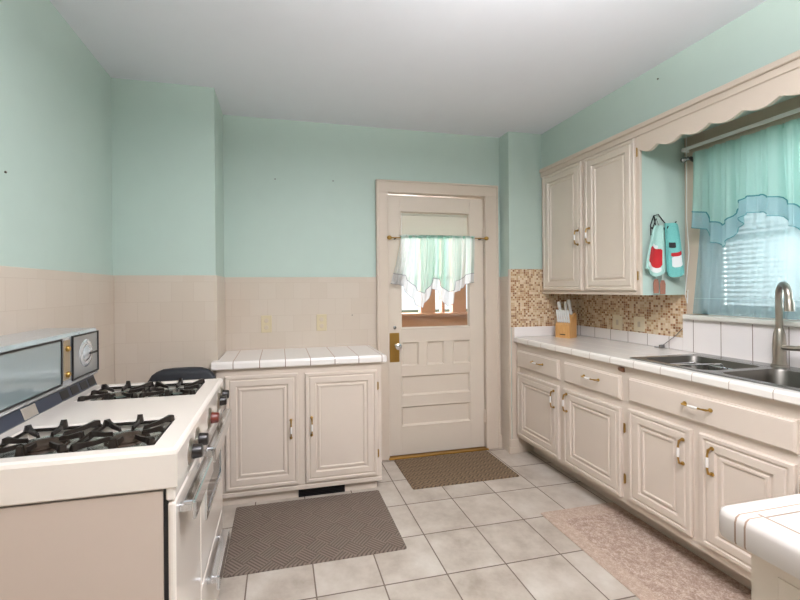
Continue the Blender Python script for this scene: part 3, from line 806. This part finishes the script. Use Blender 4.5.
# wire rack standing in the left bowl
dr = thing('wire_rack', 'chrome wire dish rack standing in the left sink bowl', 'rack', (2.055, 1.562, .742))
b = MB(); zr = .885
ring = [(1.915, 1.425), (2.195, 1.425), (2.195, 1.70), (1.915, 1.70), (1.915, 1.425)]
b.tube([(x, y, zr) for x, y in ring], .0042, 6); b.tube([(x * .97 + .062, y * .97 + .047, .775) for x, y in ring], .003, 6)
for k in range(9):
    y = 1.445 + k * .029
    b.tube([(1.915, y, zr), (1.925, y, .772), (2.185, y, .772), (2.195, y, zr)], .0018, 5)
b.build('basket', M['chrome'], dr, True)
for x in (1.95, 2.16):
    for y in (1.46, 1.67): MB().tube([(x, y, .774), (x, y, .744)], .004, 6).build('foot', M['chrome'], dr)
b = MB(); b.tube([(1.915, 1.60, zr), (1.93, 1.60, .905), (2.18, 1.55, .905), (2.195, 1.55, zr)], .004, 6); b.build('carry_handle', M['chrome'], dr, True)
# small clip with a slim rod against the splash
cl = thing('metal_clip', 'small metal clip with slim rod leaning against splash tiles by the sink', 'clip', (2.345, 1.98, .912))
b = MB(); b.box(2.325, 2.362, 2.0, 2.012, .912, .935, .003); b.tube([(2.330, 2.045, .9165), (2.345, 2.02, .9165), (2.350, 2.006, .922)], .0045, 8); b.build('clip_body', M['steel'], cl)
MB().tube([(2.352, 2.004, .932), (2.368, 1.935, 1.0), (2.374, 1.90, 1.045)], .0022, 6).build('rod', M['steel'], cl, True)

# ------------------------------------------------------------------ knife block
def kb(u, v, n): return (u, v, n)
ang = math.radians(-66)
KX, KY, KZ = 2.172, 2.642, .912
ca, sa = math.cos(ang), math.sin(ang)
def K(lx, ly, lz):  # local block frame: lx to the right along the front, ly back, lz up
    return (KX + lx * ca - ly * sa, KY + lx * sa + ly * ca, KZ + lz)
blk = thing('knife_block', 'light wooden knife block in the worktop corner', 'knife block', (KX, KY, KZ))
fK = lambda u, v, n: K(n, u, v)
b = MB(fK); b.prism([(-.055, 0), (.055, 0), (.055, .178), (.046, .188), (.030, .188), (-.046, .106), (-.055, .098)], -.055, .055)
b.build('block', M['wood'], blk)
MB(fK).box(-.0556, -.053, .022, .029, -.02, .022).build('maker_mark', M['handledark'], blk)
def knife(cx, cy, cz, L, r, label, lean):
    t = thing('knife', label, 'knife', K(cx, cy, cz), 'white handled knives in the block')
    d = Vector((0, -math.sin(lean), math.cos(lean)))
    def q(a, off=0): return K(cx, cy + d.y * a + off * d.z, cz + d.z * a - off * d.y)
    h = MB()
    h.tube([q(.004), q(.012), q(L * .35), q(L * .65), q(L * .9), q(L)], [r * .8, r, r * .85, r * 1.0, r * 1.12, r * .75], 10)
    h.build('handle', M['knifehandle'], t, True)
    w = MB()
    w.tube([q(-.05), q(.0), q(.006)], [r * .3, r * .62, r * .62], 6); w.build('blade', M['steak'], t)
for i, lab in enumerate(('leftmost white steak knife in lower row of the block', 'second white steak knife from left in lower row', 'third white steak knife from left in lower row', 'middle right white steak knife, fourth in lower row', 'fifth white steak knife in lower row of block', 'rightmost white steak knife in lower row of the block')):
    knife(-.042 + i * .0168, -.036, .116, .100, .0080, lab, .20)
knife(-.036, .002, .158, .125, .0120, 'tall white handled knife at upper left of the block', .34)
knife(-.002, .012, .168, .112, .0115, 'tall white handled knife in the middle upper row of block', .12)
knife(.032, .020, .178, .122, .0125, 'tall white handled knife at upper right of the block', .36)

# ------------------------------------------------------------------ towels on a hook by the window
YT = 1.888
hk = thing('wire_hook_rack', 'black wire hook rack on mint cabinet side holding towels', 'hook', (2.16, YT, 1.66))
b = MB()
b.tube([(2.13, YT - .004, 1.60), (2.125, YT - .006, 1.66), (2.145, YT - .008, 1.715), (2.175, YT - .01, 1.725), (2.205, YT - .012, 1.69), (2.235, YT - .014, 1.66), (2.26, YT - .03, 1.662), (2.265, YT - .045, 1.68)], .003, 6)
b.tube([(2.14, YT - .004, 1.64), (2.165, YT - .006, 1.70), (2.19, YT - .006, 1.65), (2.16, YT - .004, 1.62), (2.14, YT - .004, 1.64)], .0025, 6)
b.tube([(2.15, YT - .006, 1.72), (2.16, YT - .006, 1.66), (2.19, YT - .01, 1.63), (2.20, YT - .04, 1.632), (2.20, YT - .05, 1.65)], .0028, 6)
b.build('wire_frame', M['blackmetal'], hk, True)
MB().box(2.13, 2.26, YT - .005, YT, 1.640, 1.650, .002).build('back_bar', M['blackmetal'], hk)
def towel(name, label, top, tw, bl, br, zt_, zb, yo, sd, patch, mat):
    """cloth gathered at the top and spreading to the hem: bl/br the x limits at the hem"""
    t = thing(name, label, 'towel', (top, YT - yo, zt_), 'hand towels on the wire hook')
    rnd = random.Random(sd); ph = rnd.uniform(0, 6)
    def S(s, f, off=0.):
        t_ = f; x0 = top + (bl - top) * (t_ ** .75); x1 = top + tw + (br - top - tw) * (t_ ** .75)
        x = x0 + (x1 - x0) * s
        yb = yo + .016 * math.sin(s * 9 + ph) * (.4 + .6 * t_) + .012 * math.sin(PI * s)
        z = zt_ + (zb - zt_) * t_ - .022 * (1 - abs(2 * s - 1)) * t_ + .012 * math.sin(s * 7 + ph) * t_
        return (x, YT - yb - off, z)
    n, m = 24, 20
    b = MB()
    front = [[S(i / n, j / m, .004) for i in range(n + 1)] for j in range(m + 1)]
    back = [[S(i / n, j / m, -.004) for i in range(n + 1)] for j in range(m + 1)]
    loops = [f + k[::-1] for f, k in zip(front, back)]
    b.loft(loops, True, True); b.build('cloth', M[mat], t, True)
    for (s0, s1, f0, f1, mat, nm) in patch:
        q = MB(); k_ = 10
        fr = [[S(s0 + (s1 - s0) * (.5 + (i / k_ - .5) * (1 if 0 < j < k_ else .8)), f0 + (f1 - f0) * j / k_, .0065) for i in range(k_ + 1)] for j in range(k_ + 1)]
        bk = [[S(s0 + (s1 - s0) * (.5 + (i / k_ - .5) * (1 if 0 < j < k_ else .8)), f0 + (f1 - f0) * j / k_, .003) for i in range(k_ + 1)] for j in range(k_ + 1)]
        q.loft([a + c[::-1] for a, c in zip(fr, bk)], True, True); q.build(nm, M[mat], t, True)
towel('hand_towel', 'aqua towel with large red patch nearer the wall cabinet', 2.128, .060, 2.050, 2.212, 1.655, 1.392, .026, 4,
      [(.05, .62, .47, .84, 'hook_red', 'red_patch'), (.05, .60, .84, .93, 'whitecloth', 'white_trim'), (.16, .46, .40, .47, 'whitecloth', 'white_tip')], 'towel')
towel('hand_towel', 'aqua towel with white and red patch nearer the sink window', 2.186, .094, 2.196, 2.336, 1.668, 1.380, .040, 9,
      [(.30, .92, .62, .82, 'whitecloth', 'white_patch'), (.28, .95, .55, .62, 'hook_red', 'red_band'), (.2, .42, .36, .46, 'black', 'dark_motif')], 'towel2')
for x, z, lab in ((2.155, 1.262, 'brown card tag hanging below the red patched towel'), (2.203, 1.255, 'brown card tag hanging between the two aqua towels')):
    t = thing('card_tag', lab, 'tag', (x, YT - .014, z), None)
    fq = lambda u, v, n: (x + u, YT - .010 - n, z + v)
    MB(fq).prism([(-.017, 0), (.017, 0), (.019, .06), (.010, .082), (-.010, .082), (-.019, .06)], 0, .003).build('card', M['tagbrown'], t)
    MB().tube([(x, YT - .0115, z + .08), (x + .002, YT - .012, z + .2), (2.19, YT - .0045, 1.644)], .0015, 5).build('string', M['cordwhite'], t)

# ------------------------------------------------------------------ gas range
SX, SY0_, SY1_, ST = -.255, 1.042, 1.845, .91
st = thing('gas_range', 'white vintage gas range with four burners against the left wall', 'stove', (-.59, 1.44, 0))
XWALL = XL + .010
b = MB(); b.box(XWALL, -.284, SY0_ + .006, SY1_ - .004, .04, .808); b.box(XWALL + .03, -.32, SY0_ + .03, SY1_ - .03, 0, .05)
o = b.build('body', M['shaded_enamel'], st)
b = MB(); b.box(-.284, -.272, SY0_ + .012, SY1_ - .012, .03, .81); b.build('door_gap', M['black'], st)
# cooktop with two wells
WX0, WX1 = -.712, -.312
wells = [(1.082, 1.315), (1.572, 1.808)]
b = MB(); zt0, zt1 = .814, .91
def rect(i, z): return [(XWALL + i, SY0_ + i, z), (SX + .006 - i, SY0_ + i, z), (SX + .006 - i, SY1_ - i, z), (XWALL + i, SY1_ - i, z)]
b.loft([rect(.010, zt0), rect(.003, zt0), rect(0, zt0 + .004), rect(0, zt1 - .012), rect(.0035, zt1 - .0035), rect(.012, zt1)])
xc = [XWALL + .012, WX0, WX1, SX - .006]; yc = [SY0_ + .012, wells[0][0], wells[0][1], wells[1][0], wells[1][1], SY1_ - .012]
for xi in range(3):
    for yi in range(5):
        if xi == 1 and yi in (1, 3):
            q = lambda i, z: [(xc[1] + i, yc[yi] + i, z), (xc[2] - i, yc[yi] + i, z), (xc[2] - i, yc[yi + 1] - i, z), (xc[1] + i, yc[yi + 1] - i, z)]
            b.loft([q(0, zt1), q(.004, zt1 - .006), q(.006, .872)], False, True)
        else:
            b.loft([[(xc[xi], yc[yi], zt1), (xc[xi + 1], yc[yi], zt1)], [(xc[xi], yc[yi + 1], zt1), (xc[xi + 1], yc[yi + 1], zt1)]], ring=False)
bmesh.ops.remove_doubles(b.bm, verts=b.bm.verts[:], dist=1e-5)
b.build('cooktop', M['enamel'], st)

fF = lambda u, v, n: (SX + n, u, v)
# burners, bowls, grates
for wi, (w0, w1) in enumerate(wells):
    cy = (w0 + w1) / 2
    MB().box(WX0 + .008, WX1 - .008, w0 + .008, w1 - .008, .872, .875).build('drip_tray', M['tray'], st)
    for cx in (-.612, -.412):
        d = MB(); d.lathe([(.092, .016), (.088, .018), (.070, .008), (.045, .004), (.02, .004)], (cx, cy, .873), 'z', 28)
        d.build('drip_bowl', M['drip'], st, True)
        q = MB(); q.lathe([(.030, 0), (.034, .008), (.046, .012), (.046, .019), (.040, .022), (.02, .023), (.004, .021)], (cx, cy, .877), 'z', 24)
        bu = q.build('burner', M['rustiron'] if wi == 0 else M['steel'], st, True)
        q = MB(); q.tube([(cx + .052 * math.cos(a), cy + .052 * math.sin(a), .890) for a in [k * 2 * PI / 24 for k in range(25)]], .0035, 6, False)
        q.build('burner_ring', M['rustiron'], st, True)
        g = MB(); hx, hy = .0925, (w1 - w0) / 2 - .012
        # outer frame
        g.tube([(cx - hx, cy - hy, .902), (cx + hx, cy - hy, .902), (cx + hx, cy + hy, .902), (cx - hx, cy + hy, .902), (cx - hx, cy - hy, .902)], .005, 6)
        def finger(x0, y0, x1, y1, pk):
            ddx, ddy = x1 - x0, y1 - y0
            L = math.hypot(ddx, ddy); nx, ny = -ddy / L, ddx / L
            prof = [(0.0, .898, .909), (.03, .902, pk), (.14, .908, pk + .002), (.34, .906, .919), (.62, .904, .915), (.96, .904, .914), (1.0, .902, .910)]
            lo = []
            for (t, zb_, zp) in prof:
                wd = .0055 * (1.25 - .5 * t) * (1.5 if t < .2 else 1)
                x, y = x0 + ddx * t, y0 + ddy * t
                lo.append([(x + nx * wd, y + ny * wd, zb_), (x - nx * wd, y - ny * wd, zb_), (x - nx * wd * .6, y - ny * wd * .6, zp), (x + nx * wd * .6, y + ny * wd * .6, zp)])
            g.loft(lo, True, True)
        for sx in (-1, 1):
            for sy in (-1, 1): finger(cx + sx * hx, cy + sy * hy * .96, cx + sx * .03, cy + sy * .033, .921)
        for sy in (-1, 1): finger(cx, cy + sy * hy, cx, cy + sy * .036, .928)
        for sx in (-1, 1): finger(cx + sx * hx, cy, cx + sx * .036, cy, .920)
        g.build('burner_grate', M['grate'], st)
# backguard
gx0, gx1 = XWALL, -.745
b = MB(lambda u, v, n: (u, n, v)); b.prism([(gx0, .905), (gx1 + .0, .905), (gx1 - .018, .955), (gx1, .960), (gx1, 1.135), (gx1 - .008, 1.147), (gx0, 1.150)], SY0_ + .004, SY1_ - .002)
b.build('backguard', M['backguard'], st)
fG = lambda u, v, n: (gx1 + n, u, v)
b = MB(fG); 
def ringframe(b, a0, a1, z0, z1, w, n0, n1):
    b.box(a0, a1, z0, z0 + w, n0, n1); b.box(a0, a1, z1 - w, z1, n0, n1); b.box(a0, a0 + w, z0 + w, z1 - w, n0, n1); b.box(a1 - w, a1, z0 + w, z1 - w, n0, n1)
ringframe(b, 1.09, 1.562, .972, 1.134, .006, 0, .006); ringframe(b, 1.632, SY1_ - .004, .972, 1.136, .006, 0, .006)
b.build('panel_frame', M['black'], st)
MB(fG).box(1.096, 1.556, .978, 1.128, .0, .003).build('light_panel', M['panelglass'], st)
MB(fG).box(1.638, SY1_ - .010, .978, 1.130, .0, .003).build('timer_panel', M['steelpanel'], st)
ck = MB(); ck.lathe([(.054, .003), (.052, .005), (.040, .008), (.030, .006), (.026, .009), (.018, .014), (.010, .018)], (gx1, 1.738, 1.058), 'x', 28); ck.build('timer_dial', M['backguard'], st, True)
MB(fG).box(1.722, 1.784, 1.054, 1.062, .021, .025, .001).build('timer_hand', M['black'], st)
MB(fG).box(1.578, 1.618, .985, 1.125, .0, .003).build('centre_plate', M['tanmetal'], st)
for z in (1.003, 1.095): MB(fG).lathe([(.011, .003), (.011, .008), (.008, .012)], (1.598, z, 0), 'z', 14).build('switch_knob', M['oldbrass'], st, True)
fV = lambda u, v, n: (gx1 - .016 + .34 * (.955 - v) + n, u, v)
MB(fV).box(1.06, SY1_ - .012, .914, .952, .0, .003).build('vent_strip', M['bluegrey'], st)
for a in (1.10, 1.57, 1.64, 1.71, 1.775): MB(fV).box(a, a + .050, .919, .947, .0025, .0045).build('vent_slot', M['black'], st)
MB(fV).box(1.36, 1.43, .916, .950, .0025, .005, .001).build('badge_plate', M['chrome'], st)
# front: control panel, knobs, two doors, drawer
MB(fF).box(SY0_ + .004, SY1_ - .003, .782, .905, -.022, .0, .004).build('control_panel', M['enamel'], st)
for (ky, kz, mat) in ((1.186, .846, 'handledark'), (1.275, .846, 'handledark'), (1.49, .843, 'handlered'), (1.70, .846, 'handledark'), (1.775, .852, 'handledark')):
    kn = MB(fF).lathe([(.036, -.001), (.036, .008), (.029, .014), (.006, .014)], (ky, kz, 0), 'z', 24).build('knob_bezel', M['nickel'], st, True)
    MB(fF).lathe([(.020, .013), (.018, .036), (.015, .039)], (ky, kz, 0), 'z', 16).build('knob', M[mat], st, True)
d = MB(fF).box(SY0_ + .004, 1.352, .045, .778, -.018, .0, .006, 2).build('storage_door', M['enamel'], st)
def chrome_handle(par, y0, y1, z):
    h = MB(fF)
    h.box(y0, y1, z - .027, z + .022, .032, .044, .005, 2)
    h.box(y0, y1, z + .012, z + .024, .012, .038, .003)
    for y in (y0 + .012, y1 - .03): h.box(y, y + .018, z - .010, z + .010, -.001, .032, .002)
    return h.build('handle', M['chrome'], par)
chrome_handle(d, 1.065, 1.335, .745)
d = MB(fF).box(1.358, SY1_ - .004, .335, .778, -.018, .0, .006, 2).build('oven_door', M['enamel'], st)
chrome_handle(d, 1.385, SY1_ - .02, .752)
MB(fF).box(1.44, 1.76, .53, .68, -.001, .003, .002).build('oven_window', M['darkglass'], d)
h = MB(fF); ringframe(h, 1.425, 1.775, .515, .695, .016, 0, .007); h.build('window_frame', M['chrome'], d)
d = MB(fF).box(1.358, SY1_ - .004, .045, .328, -.018, .0, .006, 2).build('broiler_drawer', M['enamel'], st)
chrome_handle(d, 1.44, 1.72, .285)

# ------------------------------------------------------------------ black chair between the range and the chimney breast
ch = thing('padded_chair', 'black padded chair tucked behind the gas range', 'chair', (-.535, 2.15, 0))
b = MB()
def back_loop(z, w, d_): return rr(-.535, 2.35 + (z - .6) * .12, w, d_, min(w, d_) * .48, z, 4)
outl = [(.55, .30), (.57, .36), (.62, .385), (.70, .385), (.76, .375), (.80, .355), (.83, .32), (.848, .27), (.860, .21), (.864, .12)]
b.loft([rr(-.535, 2.35 + (z - .6) * .12, w_, .045 if z < .855 else .03, .018 if z < .855 else .013, z, 4) for z, w_ in outl], True, True)
b.build('backrest', M['darkvinyl'], ch, True)
b = MB(); b.loft([rr(-.535, 2.13, .37, .36, .08, .43, 5), rr(-.535, 2.13, .40, .39, .09, .445, 5), rr(-.535, 2.13, .40, .39, .09, .475, 5), rr(-.535, 2.13, .36, .35, .08, .492, 5)], True, True)
b.build('seat', M['darkvinyl'], ch, True)
for sx in (-1, 1):
    MB().tube([(-.535 + sx * .175, 1.97, 0), (-.535 + sx * .165, 1.99, .3), (-.535 + sx * .16, 2.0, .432)], .011, 8).build('leg', M['blackmetal'], ch, True)
    MB().tube([(-.535 + sx * .175, 2.38, 0), (-.535 + sx * .165, 2.34, .3), (-.535 + sx * .16, 2.325, .46), (-.535 + sx * .15, 2.345, .60), (-.535 + sx * .14, 2.362, .70)], .011, 8).build('leg', M['blackmetal'], ch, True)
    MB().tube([(-.535 + sx * .16, 2.0, .425), (-.535 + sx * .16, 2.325, .425)], .010, 8).build('side_rail', M['blackmetal'], ch, True)

# ------------------------------------------------------------------ mats and rug
def floor_mat(name, label, x0, x1, y0, y1, mat, h=.007, rot=0., r=.012):
    cx, cy = (x0 + x1) / 2, (y0 + y1) / 2
    b = MB(); b.loft([rr(cx, cy, x1 - x0, y1 - y0, r, .0005, 3), rr(cx, cy, x1 - x0, y1 - y0, r, h * .6, 3), rr(cx, cy, x1 - x0 - .012, y1 - y0 - .012, r * .7, h, 3), rr(cx, cy, x1 - x0 - .045, y1 - y0 - .045, r * .5, h * .9, 3)], True, True)
    o = b.build(name, mat, loc=(cx, cy, 0)); o.rotation_euler.z = rot
    return tag(o, label, 'mat')
floor_mat('floor_mat', 'grey taupe ribbed mat in front of the base cabinet by the range', -.262, .612, 1.868, 2.452, M['mat_grey'])
floor_mat('floor_mat', 'brown woven doormat in front of the back door', .832, 1.605, 2.408, 2.848, M['mat_brown'])
o = floor_mat('area_rug', 'speckled pinkish beige rug in front of the sink cabinet', 1.452, 1.952, .65, 1.99, M['rug'], .006)
o['category'] = 'rug'

# ------------------------------------------------------------------ added fill lights in bowls, out of view; daylight
lamps = []
for lx, ly, lab in ((.72, .34, 'added fill light in white bowl, unseen above the viewpoint'), (.60, -1.3, 'added fill light in white bowl, unseen far behind the viewpoint')):
    lf = thing('added_fill_bowl', lab, 'fill_lamp', (lx, ly, ZC))
    MB().lathe([(.06, 0), (.06, -.02), (.01, -.03), (.006, -.06), (.006, -.42), (.02, -.43)], (lx, ly, ZC), 'z', 20).build('fill_bowl_stem', M['whitepaint'], lf, True)
    MB().lathe([(.02, -.425), (.12, -.41), (.19, -.36), (.215, -.325), (.21, -.323), (.185, -.352), (.115, -.40), (.01, -.415)], (lx, ly, ZC), 'z', 32).build('fill_bowl_shade', M['whitepaint'], lf, True)
    lamps.append((lx, ly))
def area(name, loc, rot, sx, sy, power, col):
    d = bpy.data.lights.new(name, 'AREA'); d.shape = 'RECTANGLE'; d.size = sx; d.size_y = sy; d.energy = power; d.color = col
    o = bpy.data.objects.new(name, d); COL.objects.link(o); o.location = loc; o.rotation_euler = rot; return o
for lx, ly in lamps:  # added fill: up to the ceiling and down from each bowl
    o = area('added_fill_light', (lx, ly, ZC - .34), (PI, 0, 0), .26, .26, P_FILL_UP * (1.0 if ly > -1 else .22), (1, .97, .975)); o.data.shape = 'DISK'
    o = area('added_fill_light', (lx, ly, ZC - .44), (0, 0, 0), .40, .40, P_FILL_DOWN * (1.0 if ly > -1 else .4), (1, .97, .965)); o.data.shape = 'DISK'
area('sink_window_daylight', (XW + .40, .98, 1.62), (0, math.radians(90), math.radians(-14)), 1.2, .9, P_WIN, (1, .98, .96))
area('porch_daylight', (1.3, 4.5, 1.5), (-PI / 2, 0, 0), 1.6, 1.4, P_PORCH, (1, .98, .95))
wd = bpy.data.worlds.new('sky'); SC.world = wd; wd.use_nodes = True
bg = wd.node_tree.nodes['Background']; bg.inputs[0].default_value = (.95, .98, 1, 1); bg.inputs[1].default_value = 1.3

# ------------------------------------------------------------------ camera
f_, px_, py_, yaw, rol, H = 392.04, 366.47, 288.92, .2180, -.0079, 1.3
Fv = Vector((math.sin(yaw), math.cos(yaw), 0)); Rv = Vector((math.cos(yaw), -math.sin(yaw), 0)); Uv = Vector((0, 0, 1))
R2 = Rv * math.cos(rol) + Uv * math.sin(rol); U2 = -Rv * math.sin(rol) + Uv * math.cos(rol)
cd = bpy.data.cameras.new('camera'); cam = bpy.data.objects.new('camera', cd); COL.objects.link(cam)
cd.sensor_width = 36; cd.sensor_fit = 'HORIZONTAL'; cd.lens = f_ / 800 * 36
cd.shift_x = (400 - px_) / 800; cd.shift_y = (py_ - 300) / 800; cd.clip_start = .02
mat = Matrix((R2, U2, -Fv)).transposed().to_4x4(); mat.translation = (0, 0, H); cam.matrix_world = mat
SC.camera = cam
SC.cycles.use_guiding = True; SC.cycles.sample_clamp_indirect = 8.0; SC.cycles.caustics_reflective = False; SC.cycles.caustics_refractive = False; SC.cycles.blur_glossy = 1.0
vs = SC.view_settings; vs.view_transform = 'Standard'; vs.look = 'None'; vs.gamma = 1; vs.use_curve_mapping = False; vs.exposure = 0.0
